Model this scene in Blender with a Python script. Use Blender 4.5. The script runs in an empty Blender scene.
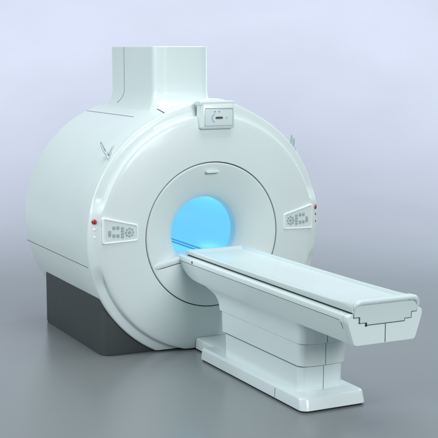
import bpy, bmesh, math
from mathutils import Vector

C = bpy.context.scene.collection
SC = bpy.context.scene
ZC = 0.963            # height of the bore axis
PI = math.pi

# ------------------------------------------------------------------ materials
def new_mat(name):
    m = bpy.data.materials.new(name); m.use_nodes = True
    return m, m.node_tree, m.node_tree.nodes['Principled BSDF']

def plastic(name, col, rough=.32, coat=.35, var=.03, scale=2.5, bump=.02, spec=.5):
    m, nt, b = new_mat(name)
    N, L = nt.nodes, nt.links
    tc = N.new('ShaderNodeTexCoord')
    n1 = N.new('ShaderNodeTexNoise'); n1.inputs['Scale'].default_value = scale; n1.inputs['Detail'].default_value = 4
    L.new(tc.outputs['Object'], n1.inputs['Vector'])
    mx = N.new('ShaderNodeMix'); mx.data_type = 'RGBA'
    mx.inputs[6].default_value = (*[c*(1-var) for c in col], 1)
    mx.inputs[7].default_value = (*[min(1, c*(1+var)) for c in col], 1)
    L.new(n1.outputs['Fac'], mx.inputs[0]); L.new(mx.outputs[2], b.inputs['Base Color'])
    mr = N.new('ShaderNodeMapRange'); mr.inputs['To Min'].default_value = rough*.85; mr.inputs['To Max'].default_value = rough*1.2
    n2 = N.new('ShaderNodeTexNoise'); n2.inputs['Scale'].default_value = 14; n2.inputs['Detail'].default_value = 6
    L.new(tc.outputs['Object'], n2.inputs['Vector'])
    L.new(n2.outputs['Fac'], mr.inputs['Value']); L.new(mr.outputs['Result'], b.inputs['Roughness'])
    n3 = N.new('ShaderNodeTexNoise'); n3.inputs['Scale'].default_value = 420; n3.inputs['Detail'].default_value = 2
    L.new(tc.outputs['Object'], n3.inputs['Vector'])
    bp = N.new('ShaderNodeBump'); bp.inputs['Strength'].default_value = bump; bp.inputs['Distance'].default_value = .001
    L.new(n3.outputs['Fac'], bp.inputs['Height']); L.new(bp.outputs['Normal'], b.inputs['Normal'])
    b.inputs['Coat Weight'].default_value = coat; b.inputs['Coat Roughness'].default_value = .12
    b.inputs['Specular IOR Level'].default_value = spec
    return m

M = {}
M['shell']  = plastic('gloss_shell', (.70, .785, .785), .34, .3)
M['cover']  = plastic('front_shell', (.70, .775, .77), .38, .2)
M['table']  = plastic('table_shell', (.71, .80, .805), .33, .3)
M['pad']    = plastic('cradle_gelcoat', (.61, .70, .705), .36, .2, bump=0)
M['white']  = plastic('bright_white', (.86, .90, .90), .35, .2)
M['panel']  = plastic('panel_plastic', (.68, .785, .79), .4, .1)
M['button'] = plastic('grey_rubber', (.36, .43, .43), .5, 0)
M['red']    = plastic('red_plastic', (.42, .004, .008), .25, .5)
M['plinth'] = plastic('dark_plinth', (.056, .066, .068), .5, .0, var=.02, spec=.35)
M['seam']   = plastic('dark_seam', (.06, .08, .08), .6, 0)
M['softseam'] = plastic('grey_seam', (.14, .19, .19), .6, 0)
M['black']  = plastic('black_gap', (.008, .01, .01), .6, 0)
M['blue']   = plastic('blue_print', (.36, .56, .72), .5, 0)
M['steel']  = plastic('grey_metal', (.46, .52, .52), .35, 0)

def glow(name, col, strength, base=(.3, .5, .6)):
    m, nt, b = new_mat(name)
    b.inputs['Base Color'].default_value = (*base, 1); b.inputs['Roughness'].default_value = .3
    b.inputs['Emission Color'].default_value = (*col, 1); b.inputs['Emission Strength'].default_value = strength
    return m
M['liner'] = glow('backlit_blue_liner', (.155, .61, 1.0), .88, (.05, .11, .13))
M['rail'] = glow('emissive_blue_rail', (.04, .25, .55), .8, (.05, .1, .12))  # rails carry their own blue emission, dimmer than the liner

def sweep_mat(name, r0, r1):
    m, nt, b = new_mat(name)
    N, L = nt.nodes, nt.links
    tc = N.new('ShaderNodeTexCoord')
    n = N.new('ShaderNodeTexNoise'); n.inputs['Scale'].default_value = .9; n.inputs['Detail'].default_value = 6
    L.new(tc.outputs['Object'], n.inputs['Vector'])
    mx = N.new('ShaderNodeMix'); mx.data_type = 'RGBA'
    mx.inputs[6].default_value = (.188, .208, .213, 1); mx.inputs[7].default_value = (.210, .232, .237, 1)
    L.new(n.outputs['Fac'], mx.inputs[0]); L.new(mx.outputs[2], b.inputs['Base Color'])
    n2 = N.new('ShaderNodeTexNoise'); n2.inputs['Scale'].default_value = 35; n2.inputs['Detail'].default_value = 8
    L.new(tc.outputs['Object'], n2.inputs['Vector'])
    mr = N.new('ShaderNodeMapRange'); mr.inputs['To Min'].default_value = r0; mr.inputs['To Max'].default_value = r1
    L.new(n2.outputs['Fac'], mr.inputs['Value']); L.new(mr.outputs['Result'], b.inputs['Roughness'])
    return m
M['sweep'] = sweep_mat('studio_sweep', .27, .27)
M['floor'] = sweep_mat('studio_floor', .27, .27)

# ------------------------------------------------------------------ mesh helpers
class MB:
    """collects vertices and faces with several materials, links them as one mesh object"""
    def __init__(s, *mats): s.v = []; s.f = []; s.mi = []; s.mats = list(mats)
    def mat(s, m):
        if m not in s.mats: s.mats.append(m)
        return s.mats.index(m)
    def add(s, vs, fs, mi=0):
        o = len(s.v); s.v += [tuple(p) for p in vs]
        s.f += [tuple(i+o for i in f) for f in fs]; s.mi += [mi]*len(fs)
    def rings(s, rs, mi=0, closed=True, cap0=False, cap1=False):
        n = len(rs[0]); vs = [p for r in rs for p in r]; fs = []
        for k in range(len(rs)-1):
            for i in range(n if closed else n-1):
                j = (i+1) % n
                fs.append((k*n+i, k*n+j, (k+1)*n+j, (k+1)*n+i))
        if cap0: fs.append(tuple(range(n)))
        if cap1: fs.append(tuple(reversed(range((len(rs)-1)*n, len(rs)*n))))
        s.add(vs, fs, mi)
    def box(s, a, b, mi=0):
        (x0, y0, z0), (x1, y1, z1) = a, b
        s.rings([[(x0, y0, z), (x1, y0, z), (x1, y1, z), (x0, y1, z)] for z in (z0, z1)], mi, True, True, True)
    def strip(s, pts, w, nrm, mi=0):
        """a thin ribbon along pts; nrm(p) is the surface normal there"""
        L, R = [], []
        P = [Vector(p) for p in pts]
        for k, p in enumerate(P):
            t = (P[min(k+1, len(P)-1)]-P[max(k-1, 0)]).normalized()
            n = Vector(nrm(p)).normalized(); d = t.cross(n).normalized()*w/2
            L.append(p+d); R.append(p-d)
        s.add(L+R, [(k, k+1, len(P)+k+1, len(P)+k) for k in range(len(P)-1)], mi)
    def build(s, name, parent=None, bevel=0, segs=3, angle=32, floor_cut=None, smooth=True):
        rt = parent
        while rt is not None and rt.parent: rt = rt.parent
        if rt is not None and rt.name == 'patient_table': s.v = [(p[0]*1.013, p[1]*1.009, p[2]) for p in s.v]
        me = bpy.data.meshes.new(name); me.from_pydata(s.v, [], s.f); me.update()
        for m in s.mats: me.materials.append(M[m])
        for p, i in zip(me.polygons, s.mi): p.material_index = i
        bm = bmesh.new(); bm.from_mesh(me)
        bmesh.ops.remove_doubles(bm, verts=bm.verts, dist=1e-5)
        bmesh.ops.recalc_face_normals(bm, faces=bm.faces)
        if floor_cut is not None:
            bmesh.ops.bisect_plane(bm, geom=bm.verts[:]+bm.edges[:]+bm.faces[:], plane_co=(0, 0, floor_cut), plane_no=(0, 0, -1), clear_outer=True)
        if bevel:
            es = [e for e in bm.edges if len(e.link_faces) == 2 and e.calc_face_angle(0) > math.radians(angle)]
            bmesh.ops.bevel(bm, geom=es, offset=bevel, segments=segs, profile=.6, affect='EDGES', clamp_overlap=True)
        bm.to_mesh(me); bm.free()
        if smooth:
            me.shade_smooth(); me.set_sharp_from_angle(angle=math.radians(angle))
        o = bpy.data.objects.new(name, me); C.objects.link(o)
        if parent:
            o.parent = parent
            q = parent; off = Vector((0, 0, 0))
            while q: off += q.location; q = q.parent
            o.location = -off
        return o

def lathe(mb, prof, segs=180, mi=0, a0=0, a1=2*PI, fn=None):
    """profile of (radius, y) turned round the bore axis"""
    rs = []
    full = abs(a1-a0-2*PI) < 1e-6
    n = segs if full else segs+1
    for k, (r, y) in enumerate(prof):
        ring = []
        for i in range(n):
            a = a0+(a1-a0)*i/segs
            rr, yy = fn(k, r, y, a) if fn else (r, y)
            ring.append((rr*math.cos(a), yy, ZC+rr*math.sin(a)))
        rs.append(ring)
    mb.rings(rs, mi, closed=full)

def empty(name, loc, label, cat):
    o = bpy.data.objects.new(name, None); C.objects.link(o); o.location = loc
    o.empty_display_size = .2
    o['label'] = label; o['category'] = cat
    return o

def sstep(a, b, x):
    t = max(0, min(1, (x-a)/(b-a))); return t*t*(3-2*t)

def rrect(hx, y0, y1, r, z, bulge=0, n=8, cx=0):
    """rounded rectangle outline at height z, y0 = far (rear) side, y1 = near (front) side"""
    if y0 < y1: y0, y1 = y1, y0
    pts = []
    for (sx, yy, sy, a0) in ((1, y0, -1, 0), (-1, y0, -1, PI/2), (-1, y1, 1, PI), (1, y1, 1, 3*PI/2)):
        for i in range(n+1):
            a = a0+PI/2*i/n
            x = sx*(hx-r)+r*math.cos(a); y = (yy+sy*r)+r*math.sin(a)
            if bulge and y < y1+r: y -= bulge*(1-(x/hx)**2)*(1-(y-y1)/r)
            pts.append((cx+x, y, z))
        if bulge and sy == 1 and sx == -1:
            for i in range(1, 12):
                x = -(hx-r)+2*(hx-r)*i/12
                pts.append((cx+x, y1-bulge*(1-(x/hx)**2), z))
    return pts

# ================================================================== MRI SCANNER
scan = empty('mri_scanner', (0, .9, 0), 'large glossy white MRI scanner with a blue-lit round bore, standing on a dark grey plinth', 'scanner')

# ---- barrel housing
RH = 1.052
mb = MB('shell', 'seam', 'softseam')
prof = [(1.04, .10), (RH, .13), (RH, .5), (RH, 1.0), (RH, 1.5), (RH, 1.735)]
for i in range(1, 9):
    a = PI/2*i/8; prof.append((RH-.05+.05*math.cos(a), 1.735+.05*math.sin(a)))
prof += [(.75, 1.80), (.50, 1.805), (.31, 1.805), (.30, 1.79)]
lathe(mb, prof, 220)
def on_barrel(a, y, e=.0012): return ((RH+e)*math.cos(a), y, ZC+(RH+e)*math.sin(a))
rad = lambda p: (p[0], 0, p[2]-ZC)
for sgn in (1, -1):
    a = math.atan2(.738-ZC, -1.028*sgn)
    mb.strip([on_barrel(a, .13+1.655*i/20) for i in range(21)], .0065, rad, 2)
    a = math.acos(-.447*sgn/RH)
    mb.strip([on_barrel(a, .60+1.12*i/20) for i in range(21)], .006, rad, 2)
    mb.strip([on_barrel(math.acos(-(.266+(.345-.266)*i/8)*sgn/RH), .52-(.52-.165)*i/8, .002) for i in range(9)], .009, rad, 1)
housing = mb.build('housing', scan, floor_cut=.012)

# ---- chimney-like tower cover
def tower_dims(z):
    t = max(0, min(1, (2.13-z)/.205)); f = 1-math.sqrt(max(0, 1-t*t))
    return .262+.140*f, .55-.26*f, 1.625+.11*f, .105+.09*f
mb = MB('shell', 'seam', 'softseam')
zs = [2.505, 2.499, 2.4, 2.3, 2.2] + [2.13-.205*math.sin(PI/2*i/14) for i in range(0, 15)]
rs = []
for z in zs:
    hw, ya, yb, r = tower_dims(z)
    if z == 2.505: hw -= .005; ya += .005; yb -= .005
    rs.append(rrect(hw, yb, ya, r, z, n=10))
mb.rings(rs, 0, True, True, False)
pts = []
for i in range(30):
    z = 2.50-(2.50-2.0)*i/29
    pts.append((-tower_dims(z)[0]-.0012, 1.25+.10*(max(0, (2.12-z))/.12)**2, z))
mb.strip(pts, .006, lambda p: (-1, 0, .01), 2)
mb.build('tower_cover', scan)

# ---- plinth
mb = MB('plinth')
out = []
for z in (0.003, .02, .30, .52):
    e = .004 if z < .01 else 0
    out.append(rrect(.93-e, 1.625-e, .135+e, .09, z, n=8))
mb.rings(out, 0, True, True, True)
mb.build('plinth', scan)

# ---- front cover: domed annulus + stepped flange, flat ears at the control panels
def face_y(r): return .034*max(0, (r-.61)/.37)**2
prof = [(.605, .022), (.605, .004), (.609, 0)] + [(.609+.355*i/12, face_y(.609+.355*i/12)) for i in range(1, 13)]
nf = len(prof)
prof += [(.9745, .0355), (.9795, .0385), (.9815, .0435), (.9820, .072), (.9835, .084), (.990, .0905), (1.020, .093), (1.050, .0965), (1.0605, .100), (1.0655, .107), (1.067, .118), (1.067, .138), (1.058, .146), (1.030, .148)]
flat = {nf: (.974, .036), nf+1: (.982, .038), nf+2: (.989, .040), nf+3: (.997, .0425), nf+4: (1.007, .046), nf+5: (1.020, .052), nf+6: (1.036, .062), nf+7: (1.050, .074), nf+8: (1.060, .087), nf+9: (1.066, .102)}
def ffn(k, r, y, a):
    d = abs(math.sin(a)); el = math.degrees(math.asin(min(1, d)))
    up = math.sin(a) > 0
    w = 1-sstep(12 if up else 10, 20 if up else 22, el)
    if k in flat:
        fr, fy = flat[k]; r = r+(fr-r)*w; y = y+(fy-y)*w
    if r > .985:
        f = (r-.985)/.083
        r += f*.003*w
        # crest behind the display, upper right shoulder
        b = math.exp(-((math.degrees(a)-86)/13)**2)*.048
        r += f*(b + .008*math.exp(-((math.degrees(a)-60)/40)**2))
    return r, y
mb = MB('cover', 'seam')
lathe(mb, prof, 360, fn=ffn)
lathe(mb, [(1.0545, .146), (1.0545, .158)], 240, 1)
cover = mb.build('front_cover', scan, floor_cut=.014, angle=40)

# ---- funnel mouth
def funnel_y(r):
    c = min(1, max(0, 1-(r-RT)/A)); ang = math.acos(c)
    return B*(.62*(1-math.sin(ang))+.38*c)
mb = MB('cover', 'seam')
RT, RF = .297, .597
A, B = .288, .195
pf = [(.606, .021), (.597, .021), (.597, .006), (.592, .001)]
for i in range(0, 29):
    u = 1-i/28
    # super-ellipse throat
    ang = PI/2*(1-i/28)
    rr = RT+A*(1-math.cos(ang)**1.0); yy = funnel_y(rr)
    pf.append((rr, yy+.001))
pf += [(RT, .22), (RT, .26)]
lathe(mb, [pf[0], pf[1]], 240, 1)
lathe(mb, pf[1:], 240, 0)
funnel = mb.build('bore_mouth', scan, angle=50)

# ---- lower insert inside the funnel with the ledge above it
mb = MB('cover', 'seam')
def ledge_z(x): return .748-.16*max(0, abs(x)-.24)
RI = .5915
nx = 64
top_f, bot_f, top_b, bot_b = [], [], [], []
rows = 14
grid = []
for i in range(nx+1):
    x = -.523+1.046*i/nx
    zt = ledge_z(x); zb = ZC-math.sqrt(max(0, RI*RI-x*x))
    zb = min(zb, zt-.0005)
    col = []
    for j in range(rows+1):
        z = zb+(zt-zb)*j/rows
        r = math.hypot(x, z-ZC)
        y = .001+.030*sstep(0, 1, (RI-r)/.30)
        col.append((x, y, z))
    grid.append(col)
vs = [p for c in grid for p in c]; n = rows+1
mb.add(vs, [(i*n+j, (i+1)*n+j, (i+1)*n+j+1, i*n+j+1) for i in range(nx) for j in range(rows)], 0)
# top lip of the insert (turns back into a dark gap)
mb.add([c[-1] for c in grid]+[(c[-1][0], c[-1][1]+.03, c[-1][2]-.001) for c in grid], [(i, i+1, nx+2+i, nx+1+i) for i in range(nx)], 1)
insert = mb.build('lower_insert', scan, angle=50)
# ledge: a rounded shelf rising towards the bore floor
mb = MB('cover', 'seam')
rs = []
for i in range(nx+1):
    x = -.535+1.07*i/nx
    zt = ledge_z(x)+.007
    y0 = .002+.030*sstep(0, 1, (RI-math.hypot(x, zt-ZC))/.30)
    rs.append([(x, y0+.05, zt-.02), (x, y0+.004, zt-.004), (x, y0, zt), (x, y0+.001, zt+.024), (x, y0+.003, zt+.039), (x, y0+.009, zt+.0445), (x, y0+.05, zt+.046), (x, y0+.25, zt+.046)])
mb.rings(rs, 0, closed=False)
mb.build('ledge', scan, angle=50)

# ---- bore liner, lit blue from behind
mb = MB('liner')
lathe(mb, [(RT+.0015, .235), (RT+.001, .26)]+[(RT, .26+1.52*i/10) for i in range(1, 11)], 160)
liner = mb.build('bore_liner', scan)
mb = MB('liner')
mb.add([(-.26, .20, .80), (.26, .20, .80), (.26, 1.78, .745), (-.26, 1.78, .745)], [(0, 1, 2, 3)])
mb2 = MB('liner'); mb2.box((-.245, .31, .72), (.245, 1.78, .742)); mb2.build('bore_floor', scan, bevel=.004)
for sx in (-1, 1):
    for dx in (.0, -.06):
        r = MB('rail'); r.box((sx*(.165+dx)-.007, .30, .741), (sx*(.165+dx)+.007, 1.77, .753)); r.build('guide_rail', scan, bevel=.003)

# ---- laser window above the bore
mb = MB('cover')
def pill(cx, cz, hx, hz, y0, y1, n=10):
    out = []
    for y in (y0, y1):
        ring = []
        for i in range(2*n+2):
            if i <= n: a = -PI/2+PI*i/n; x = cx+hx-hz+hz*math.cos(a)
            else: a = PI/2+PI*(i-n-1)/n; x = cx-hx+hz+hz*math.cos(a)
            ring.append((x, y, cz+hz*math.sin(a)))
        out.append(ring)
    return out
mb.rings(pill(-.005, 1.486, .058, .0105, -.016, .06), 0, True, True, False)
w = mb.build('laser_window', scan, bevel=.004, segs=3)
mb = MB('softseam'); mb.rings(pill(-.005, 1.4745, .050, .004, -.007, .06), 0, True, True, True); mb.build('lens', w)

# ---- control panels
def prism(mb, poly, y0, y1, mi=0):
    """polygon (x, z) from y0 (front) to y1"""
    mb.rings([[(x, y0, z) for x, z in poly], [(x, y1, z) for x, z in poly]], mi, True, True, True)
def quad_at(u, v, sx, e=0):
    # u 0 = inner end, 1 = outer end ; v 0..1 bottom..top
    x = .672+e+(.966-.672-2*e)*u
    zb = .960+(-.012)*u+e; zt = 1.094+.068*u-e
    return (sx*x, zb+(zt-zb)*v)
def shape_ring(sx, e, n=5, r=.10):
    pts = []
    cs = [(0, 0), (1, 0), (1, 1), (0, 1)]
    P = [Vector(quad_at(u, v, sx, e)) for u, v in cs]
    for k in range(4):
        p = P[k]; a = (P[k-1]-p).normalized(); b = (P[(k+1) % 4]-p).normalized(); R = .014
        for i in range(n+1):
            t = i/n; q = p+a*R*(1-t)**2+b*R*t**2
            pts.append((q.x, q.y))
    return pts
for sx in (-1, 1):
    mb = MB('white')
    o0, o1, o2, o3 = shape_ring(sx, 0), shape_ring(sx, .003), shape_ring(sx, .010), shape_ring(sx, .013)
    R = lambda poly, y: [(x, y+.020*((abs(x)-.67)/.3)**2, z) for x, z in poly]
    mb.rings([R(o0, .02), R(o0, -.004), R(o1, -.007), R(o2, -.007), R(o3, -.004), R(o3, .004)], 0)
    fr = mb.build('control_panel', scan, angle=50)
    mb = MB('cover'); pl = shape_ring(sx, .012)
    mb.add(R(pl, .000), [tuple(range(len(pl)))]); mb.build('key_plate', fr)
    # recessed brow line above the panel
    def key(u, v, hw, hh):
        x, z = quad_at(u, v, sx, .012); k = MB('button')
        yb = .020*((abs(x)-.67)/.3)**2
        k.box((x-hw, yb-.003, z-hh), (x+hw, yb+.004, z+hh)); k.build('key', fr, bevel=.003, segs=2)
    key(.83, .40, .011, .024)
    for u, v in ((.70, .68), (.70, .30), (.575, .71), (.575, .30)): key(u, v, .011, .013)
    for v in (.24, .40, .56, .72): key(.435, v, .011, .0085)
    cx, cz = quad_at(.215, .50, sx, .012)
    for i in range(8):
        a = 2*PI*i/8; k = MB('button'); rr = .031
        k.box((cx+rr*math.cos(a)-.007, -.003, cz+rr*math.sin(a)-.007), (cx+rr*math.cos(a)+.007, .004, cz+rr*math.sin(a)+.007)); k.build('key', fr, bevel=.002, segs=2)
    k = MB('button'); k.rings(pill(cx, cz, .012, .012, -.004, .004), 0, True, True, True); k.build('jog_dial', fr, bevel=.002)
    # knobs on the ear
    def knob(name, x, z, r, prof, mat, par=scan):
        ax = Vector((sx*.80, -.60, 0)); u = Vector((0, 0, 1)); v = ax.cross(u); c = Vector((x, .062, z))
        k = MB(mat)
        k.rings([[(c+ax*h+(u*math.cos(2*PI*i/28)+v*math.sin(2*PI*i/28))*r*f)[:] for i in range(28)] for f, h in prof], 0, True, True, True)
        return k.build(name, par, angle=50)
    cap = [(1, -.03), (1, .008), (.94, .013), (.75, .016), (.01, .0175)]
    small = [(1, -.03), (1, .006), (.9, .010), (.6, .013), (.01, .014)]
    for nm, zz, rr, pf_, mt in (('emergency_button', 1.128, .0205, cap, 'red'), ('side_knob', 1.066, .0125, small, 'white' if sx < 0 else 'red'), ('side_knob', 1.004, .0125, small, 'white' if sx < 0 else 'red')):
        kb = knob(nm, sx*1.017, zz, rr, pf_, mt)
        co = knob('collar', sx*1.017, zz-.002, rr*1.14, [(1, -.03), (1, .002), (.8, .003)], 'button', kb)

# ---- display on top of the cover
mb = MB('shell', 'softseam')
ring = lambda hx, z0, z1, y, r=.018: [(p[0], y, p[1]) for p in [(q[0], q[1]) for q in rrect(hx, z1, z0, r, 0, n=6, cx=.0)]]
mb.rings([ring(.150, 1.838, 2.045, .035), ring(.150, 1.838, 2.045, -.045), ring(.146, 1.842, 2.041, -.056), ring(.138, 1.850, 2.034, -.062)], 0, True, False, True)
disp = mb.build('display_unit', scan, angle=50)
mb = MB('shell')
mb.box((-.165, -.058, 2.030), (.150, .045, 2.064)); mb.build('hood', disp, bevel=.010)
mb = MB('shell'); mb.box((-.124, -.0655, 1.866), (.128, -.060, 1.992)); scr = mb.build('screen', disp, bevel=.002)
fm = MB('button')
for a, b in (((-.126, 1.863), (.130, 1.866)), ((-.126, 1.863), (-.124, 1.995)), ((.1285, 1.863), (.1305, 1.995))):
    fm.box((a[0], -.0662, a[1]), (b[0], -.061, b[1]))
fm.build('screen_frame', disp)
mb = MB('button', 'seam'); mb.box((-.122, -.068, 2.000), (.130, -.058, 2.0065)); mb.box((-.122, -.0685, 2.0), (-.03, -.059, 2.0075), 0); mb.build('slot', disp)
mb = MB('seam'); mb.rings(pill(.003, 1.928, .033, .0085, -.069, -.06), 0, True, True, True); mb.build('readout', disp)
mb = MB('blue')
pts = []
for i in range(15):
    a = PI*.68+PI*.64*i/14
    pts.append((-.012+.048*math.cos(a), -.0675, 1.926+.040*math.sin(a)))
mb.strip(pts, .010, lambda p: (0, -1, 0)); mb.build('dial_mark', disp)
mb = MB('blue'); mb.rings(pill(.072, 1.928, .008, .008, -.068, -.06), 0, True, True, True); mb.build('indicator', disp)
for x in (-.035, .004):
    mb = MB('button'); mb.rings(pill(x, 1.978, .008, .0065, -.068, -.06), 0, True, True, True); mb.build('indicator', disp)

for o in [disp]+list(disp.children): pass
disp.location += Vector((.034, .026, 0))

# ---- lifting brackets on the shoulders
for sx in (-1, 1):
    mb = MB('steel', 'shell')
    aa = math.radians(141 if sx < 0 else 142.5)
    er = Vector((math.cos(aa), 0, math.sin(aa))); et = Vector((-math.sin(aa), 0, math.cos(aa)))
    base = Vector((0, .24, ZC))+er*1.045
    def prong(off, y, h, w, mi):
        if sx > 0: h *= 1.3; y -= .07; off *= 1.6
        rs = []
        for i in range(9):
            t = i/8
            c = base+et*(off-.05*t*t)+er*(h*t)+Vector((0, y-.24+.05*t*t, 0))
            hw = w*(1-.35*t)
            u = er.cross(Vector((0, 1, 0)))
            rs.append([(c+u*.005*a+Vector((0, hw*b, 0)))[:] for a, b in ((-1, -1), (1, -1), (1, 1), (-1, 1))])
        rs = [[(sx*-1*p[0], p[1], p[2]) for p in r] for r in rs]
        mb.rings(rs, mi, True, True, True)
    prong(-.014, .27, .105, .026, 0)
    prong(.006, .25, .100, .020, 1)
    prong(.030, .20, .050, .016, 1)
    mb.build('lifting_bracket', scan, bevel=.002, segs=2)

# ================================================================== PATIENT TABLE
tab = empty('patient_table', (0, -1.2, 0), 'long white patient table on a stepped pedestal, docked at the mouth of the MRI scanner', 'patient table')

# ---- foot with a narrower neck towards the scanner
def foot_ring(e, z, yf):
    hx = .262-e; r = .055; p = []
    yr = -.305-e*.6; nk = .152-e*.6; yn = .012
    for i in range(9):   # front-right corner
        a = -PI/2+PI/2*i/8; p.append((hx-r+r*math.cos(a), yf+r+r*math.sin(a), z))
    p += [(hx, yr-.012, z), (hx-.012, yr, z), (nk+.006, yr, z), (nk, yr+.006, z), (nk, yn, z), (-nk, yn, z), (-nk, yr+.006, z), (-nk-.006, yr, z), (-hx+.012, yr, z), (-hx, yr-.012, z)]
    for i in range(9):
        a = PI+PI/2*i/8; p.append((-hx+r+r*math.cos(a), yf+r+r*math.sin(a), z))
    return p
mb = MB('table', 'softseam')
mb.rings([foot_ring(.000, .014, -1.888), foot_ring(.005, .085, -1.868), foot_ring(.008, .094, -1.864), foot_ring(.014, .100, -1.857), foot_ring(.022, .102, -1.848)], 0, True, True, True)
mb.strip([(-.2625, -1.50, .016), (-.2585, -1.50, .085)], .005, lambda p: (-1, 0, .05), 1)
mb.build('foot', tab, angle=50)
mb = MB('black'); mb.rings([foot_ring(.010, .0, -1.876), foot_ring(.010, .016, -1.876)], 0, True, True, True); mb.build('foot_pad', tab)

# ---- pedestal tiers
def tier(name, secs, seam=True):
    mb = MB('table', 'softseam')
    mb.rings([rrect(h, ya, yb, r, z, bulge=.026, n=8) for (z, h, ya, yb, r) in secs], 0, True, True, True)
    z0, z1 = secs[0][0]+.004, secs[-1][0]-.004
    mb.strip([(0.0, s_[3]-.0268, s_[0]) for s_ in secs if s_[0] < .6], .0045, lambda p: (0, -1, 0), 1)
    return mb.build(name, tab, angle=40)
tier('lower_column', [(.095, .180, -.555, -1.700, .045), (.300, .181, -.545, -1.702, .045)])
tier('middle_column', [(.282, .186, -.512, -1.722, .05), (.286, .191, -.508, -1.727, .05), (.438, .192, -.500, -1.728, .05), (.442, .188, -.504, -1.724, .05)])
mb = MB('seam'); mb.rings([rrect(.182, -.515, -1.715, .045, z, bulge=.026) for z in (.43, .46)], 0, True, True, True); mb.build('column_gap_shade', tab)  # dark band standing in for the shadow line under the upper tier
mb = MB('softseam'); mb.rings([rrect(.1835, -.540, -1.7045, .045, z, bulge=.026) for z in (.274, .29)], 0, True, True, True); mb.build('column_gap_shade', tab)  # grey band, same painted shadow line under the middle tier
tier('upper_column', [(.446, .194, -.474, -1.742, .055), (.450, .198, -.470, -1.746, .055), (.50, .199, -.458, -1.748, .055), (.53, .202, -.440, -1.750, .055), (.56, .208, -.405, -1.752, .055), (.585, .218, -.35, -1.755, .055), (.60, .226, -.30, -1.758, .055), (.625, .236, -.25, -1.76, .055)])

# ---- bed body (a channel), lofted along its length
def body_sec(y, zb, d=0.0):
    """closed section: outside down the left, under, up the right, then the stepped channel"""
    h = .285+d
    k = (h-.225)
    zt = .800+d*.5
    zb = min(zb, .762)
    f = lambda z: .2835+d-(.2835-.240)*max(0, (.760-z))/.135
    rr = min(.022, (.760-zb)*.35+.0005)
    half = [(.2445, zt+.0145), (.262, zt+.012), (.2815+d, zt+.001), (h, zt-.006), (h, .768), (.2822+d, .7665), (.2822+d, .7625), (.2842+d, .761)]
    zl = zb+rr
    half += [(f(.70) if zl < .70 else f(zl+.001), max(.70, zl+.001)), (f(zl), zl), (f(zl)-rr*.35, zb+rr*.32), (f(zl)-rr*1.1, zb), (.10, zb)]
    inner = [(.2445, .787), (.2035, .787), (.2035, .7475), (.1515, .7475), (.1515, .7305)]
    if zb > .72: inner = [(a, max(b, zb+.003)) for a, b in inner]
    left = [(-x, y, z) for x, z in half]; right = [(x, y, z) for x, z in reversed(half)]
    return left+right+[(x, y, z) for x, z in inner]+[(-x, y, z) for x, z in reversed(inner)]
mb = MB('table', 'softseam')
ys = [(.075, .745), (.05, .715), (.02, .682), (-.015, .652), (-.06, .630), (-.12, .616), (-.2, .609), (-.35, .604), (-.8, .602), (-1.6, .602), (-2.408, .602)]
mb.rings([body_sec(y, zb) for y, zb in ys], 0, True, True, True)
body = mb.build('bed_body', tab, angle=28)
# thin panel seam along both flanks
for sx in (-1, 1):
    mb = MB('softseam')
    mb.strip([(sx*.2829, .05-2.40*i/10, .7645) for i in range(11)] + [(sx*.2829, -2.368, .760), (sx*.2815, -2.378, .748), (sx*.2775, -2.382, .736), (sx*.2690, -2.384, .710)], .0055, lambda p: (sx, 0, -.1)); mb.build('flank_seam', body)
    mb = MB('red'); rs = []
    for rr, x in ((.011, .27), (.011, .2865), (.008, .290), (.0005, .291)):
        rs.append([(sx*x, -.20+rr*math.cos(2*PI*i/20), .785+rr*math.sin(2*PI*i/20)) for i in range(20)])
    mb.rings(rs); mb.build('red_indicator', body)
# ---- end cap
mb = MB('table', 'seam', 'black')
mb.rings([body_sec(-2.412, .600, .001), body_sec(-2.452, .600, .002), body_sec(-2.459, .603, .0), body_sec(-2.462, .608, -.004)], 0, True, True, True)
mb.strip([(0, -2.4626, .610), (0, -2.4626, .732)], .006, lambda p: (0, -1, 0), 1)
cap = mb.build('end_cap', tab, angle=28)
mb = MB('black'); mb.rings([body_sec(-2.405, .61, -.008), body_sec(-2.415, .61, -.008)], 0, True, True, True); mb.build('cap_gap', tab)
# black strips standing in for shade in the cradle gap (the stepped line)
mb = MB('black')
mb.box((-.2425, -2.44, .790), (-.2395, -.03, .8255)); mb.box((.2395, -2.44, .790), (.2425, -.03, .8255)); mb.box((-.2425, -.034, .790), (.2425, -.031, .8255))
mb.box((-.203, -2.448, .731), (.203, -2.444, .792)); mb.box((-.2444, -2.448, .788), (.2444, -2.444, .815))
mb.build('channel_gap_shade', body)
mb = MB('black'); mb.box((-.155, -2.4645, .727), (-.139, -2.40, .746)); mb.build('latch', cap, bevel=.002)

# ---- cradle
def crad_sec(y, top, dish, rim_in=.0, sh=1.0, g=0):
    b = .826
    half_low = [(.0, .7385), (.1425, .7385), (.1425, .7545), (.1945, .7545), (.1945, .7940), (.2385, .7940), (.2385, b), (.252, b), (.2565, b+.004)]
    half_up = [(.2580, b+.012), (.2575, top-.012), (.2550, top-.005), (.2490, top-.001), (.2420, top), (.2350, top-.003-.0*rim_in), (.2270, dish+.004 if dish < top-.004 else top), (.2150, dish), (.12, dish-.002), (0, dish-.003)]
    rnd = [(.258, .845), (.2575, .857), (.2545, .869), (.249, .880), (.241, .889), (.231, .896), (.219, .901), (.206, .903), (.12, .9045), (0, .905)]
    if g: half_up = [(a+(c-a)*g, z+(e-z)*g) for (a, z), (c, e) in zip(half_up, rnd)]
    half = half_low+half_up
    yy = lambda z: y
    return [(x, yy(z), z) for x, z in half]+[(-x, yy(z), z) for x, z in reversed(half[1:-1])]
mb = MB('pad', 'seam')
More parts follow.
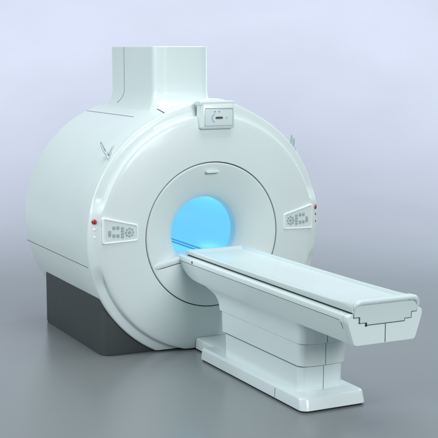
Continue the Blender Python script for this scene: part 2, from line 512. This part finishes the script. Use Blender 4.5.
S = [(-.022, .846, .846), (-.026, .857, .857), (-.034, .861, .861), (-.048, .861, .859), (-.066, .861, .843), (-.09, .861, .837), (-.6, .862, .837), (-1.2, .864, .838), (-1.8, .868, .841), (-2.2, .875, .847), (-2.33, .880, .856), (-2.36, .883, .862), (-2.39, .887, .872), (-2.42, .892, .885), (-2.445, .897, .896), (-2.458, .900, .900), (-2.4665, .900, .900)]
rs = []
for i, (y, t, d) in enumerate(S):
    g = sstep(0, 1, (-2.30-y)/.15)
    rs.append(crad_sec(y, t, d, g=g))
mb.rings(rs, 0, True, True, True)
crad = mb.build('cradle', tab, angle=35)
# lip roll at the foot end and its grip slot
mb = MB('pad')
path = [(-.2390, .838), (-.2390, .850), (-.2365, .862), (-.2300, .872), (-.2200, .8805), (-.206, .8855), (-.19, .8870)]
path = path+[(-.19+.38*i/20, .8872) for i in range(1, 20)]+[(-x, z) for x, z in reversed(path)]
rs = []
for i, (x, z) in enumerate(path):
    a = Vector(path[max(0, i-1)]); b = Vector(path[min(len(path)-1, i+1)]); t = (b-a).normalized(); nn = Vector((-t.y, t.x))
    e = min(i, len(path)-1-i); rr = .0180*min(1, .3+.2*e)
    rs.append([(x+nn.x*rr*math.cos(2*PI*k/24), -2.469+rr*.95*math.sin(2*PI*k/24), z+nn.y*rr*math.cos(2*PI*k/24)) for k in range(24)])
mb.rings(rs, 0, True, True, True); mb.build('lip', crad, angle=60)
mb = MB('steel'); mb.rings(pill(.186, .880, .022, .0062, -2.4885, -2.47), 0, True, True, True); mb.build('grip_slot', crad, bevel=.002)

# ================================================================== STUDIO
yaw = math.radians(26.8334)
dv = Vector((math.sin(yaw), math.cos(yaw), 0)); rv = Vector((math.cos(yaw), -math.sin(yaw), 0))
cam_xy = Vector((-4.32462, -8.65852, 0))
def sweep_point(d, u, z): p = cam_xy+dv*d+rv*u; return (p.x, p.y, z)
SW0, SWR = 14.5, 11.0
def strip_mesh(name, prof, mat, W=44):
    mb = MB(mat)
    mb.rings([[sweep_point(d, -W+2*W*i/16, z) for i in range(17)] for d, z in prof], 0, closed=False)
    o = mb.build(name, None, angle=60); o['kind'] = 'structure'
    return o
strip_mesh('floor', [(-25, 0), (-10, 0), (0, 0), (8, 0), (SW0, 0)], 'floor')
strip_mesh('backdrop', [(SW0+SWR*math.sin(PI/2*(i/64)**1.6), SWR*(1-math.cos(PI/2*(i/64)**1.6))) for i in range(65)]+[(SW0+SWR, 9), (SW0+SWR, 16)], 'sweep')

# ================================================================== LIGHT
def area(name, loc, target, sx, sy, power, col, spread=180):
    l = bpy.data.lights.new(name, 'AREA'); l.shape = 'RECTANGLE'; l.size = sx; l.size_y = sy
    l.energy = power; l.color = col; l.spread = math.radians(spread)
    o = bpy.data.objects.new(name, l); C.objects.link(o); o.location = loc
    d = Vector(target)-Vector(loc); o.rotation_euler = d.to_track_quat('-Z', 'Y').to_euler()
    return o
area('overhead_softbox', (0.5, -1.0, 10), (0.3, -.4, 0), 9, 9, 680, (.95, 1, 1))
area('key_softbox', (1.5, -15, 6.0), (0, -.5, 1.0), 5, 4, 1100, (.97, 1, 1))
area('left_softbox', (-10, 1.0, 5), (-.5, .4, 1.2), 5, 4, 580, (.93, .99, 1))
area('rim_strip', (6.0, 2.2, 3.0), (.3, .3, 1.6), .4, 3.5, 90, (.55, .93, 1))
# two banks of lamps washing the backdrop
for u in (-10, 10):
    p = sweep_point(9.5, u*1.15, 5.0); t = sweep_point(23.5, u*.12, 2.8)
    area('backdrop_lamp', p, t, 3, 1.5, 1560, (.85, .825, 1), 76)

for y, z, e in ((1.30, 1.15, 2.0), (.40, 1.237, .8)):
    bl = bpy.data.lights.new('bore_lamp', 'POINT'); bl.energy = e; bl.color = (.16, .62, 1); bl.shadow_soft_size = .016
    bo = bpy.data.objects.new('bore_lamp', bl); C.objects.link(bo); bo.location = (0, y, z)

w = bpy.data.worlds.new('World'); SC.world = w; w.use_nodes = True
w.node_tree.nodes['Background'].inputs[0].default_value = (.80, .90, 1, 1)
w.node_tree.nodes['Background'].inputs[1].default_value = .34

# ================================================================== CAMERA
cd = bpy.data.cameras.new('camera'); cam = bpy.data.objects.new('camera', cd); C.objects.link(cam)
cam.location = (-4.32462, -8.65852, 2.48170)
cam.rotation_euler = (math.radians(90-8.1640), 0, -yaw)
cd.sensor_width = 36; cd.lens = 1185.025/438*36; cd.clip_end = 300; cd.clip_start = .1
SC.camera = cam
SC.view_settings.view_transform = 'Standard'; SC.view_settings.look = 'None'
SC.view_settings.exposure = 0; SC.view_settings.gamma = 1
SC.cycles.sample_clamp_indirect = 4
SC.cycles.caustics_reflective = False; SC.cycles.caustics_refractive = False
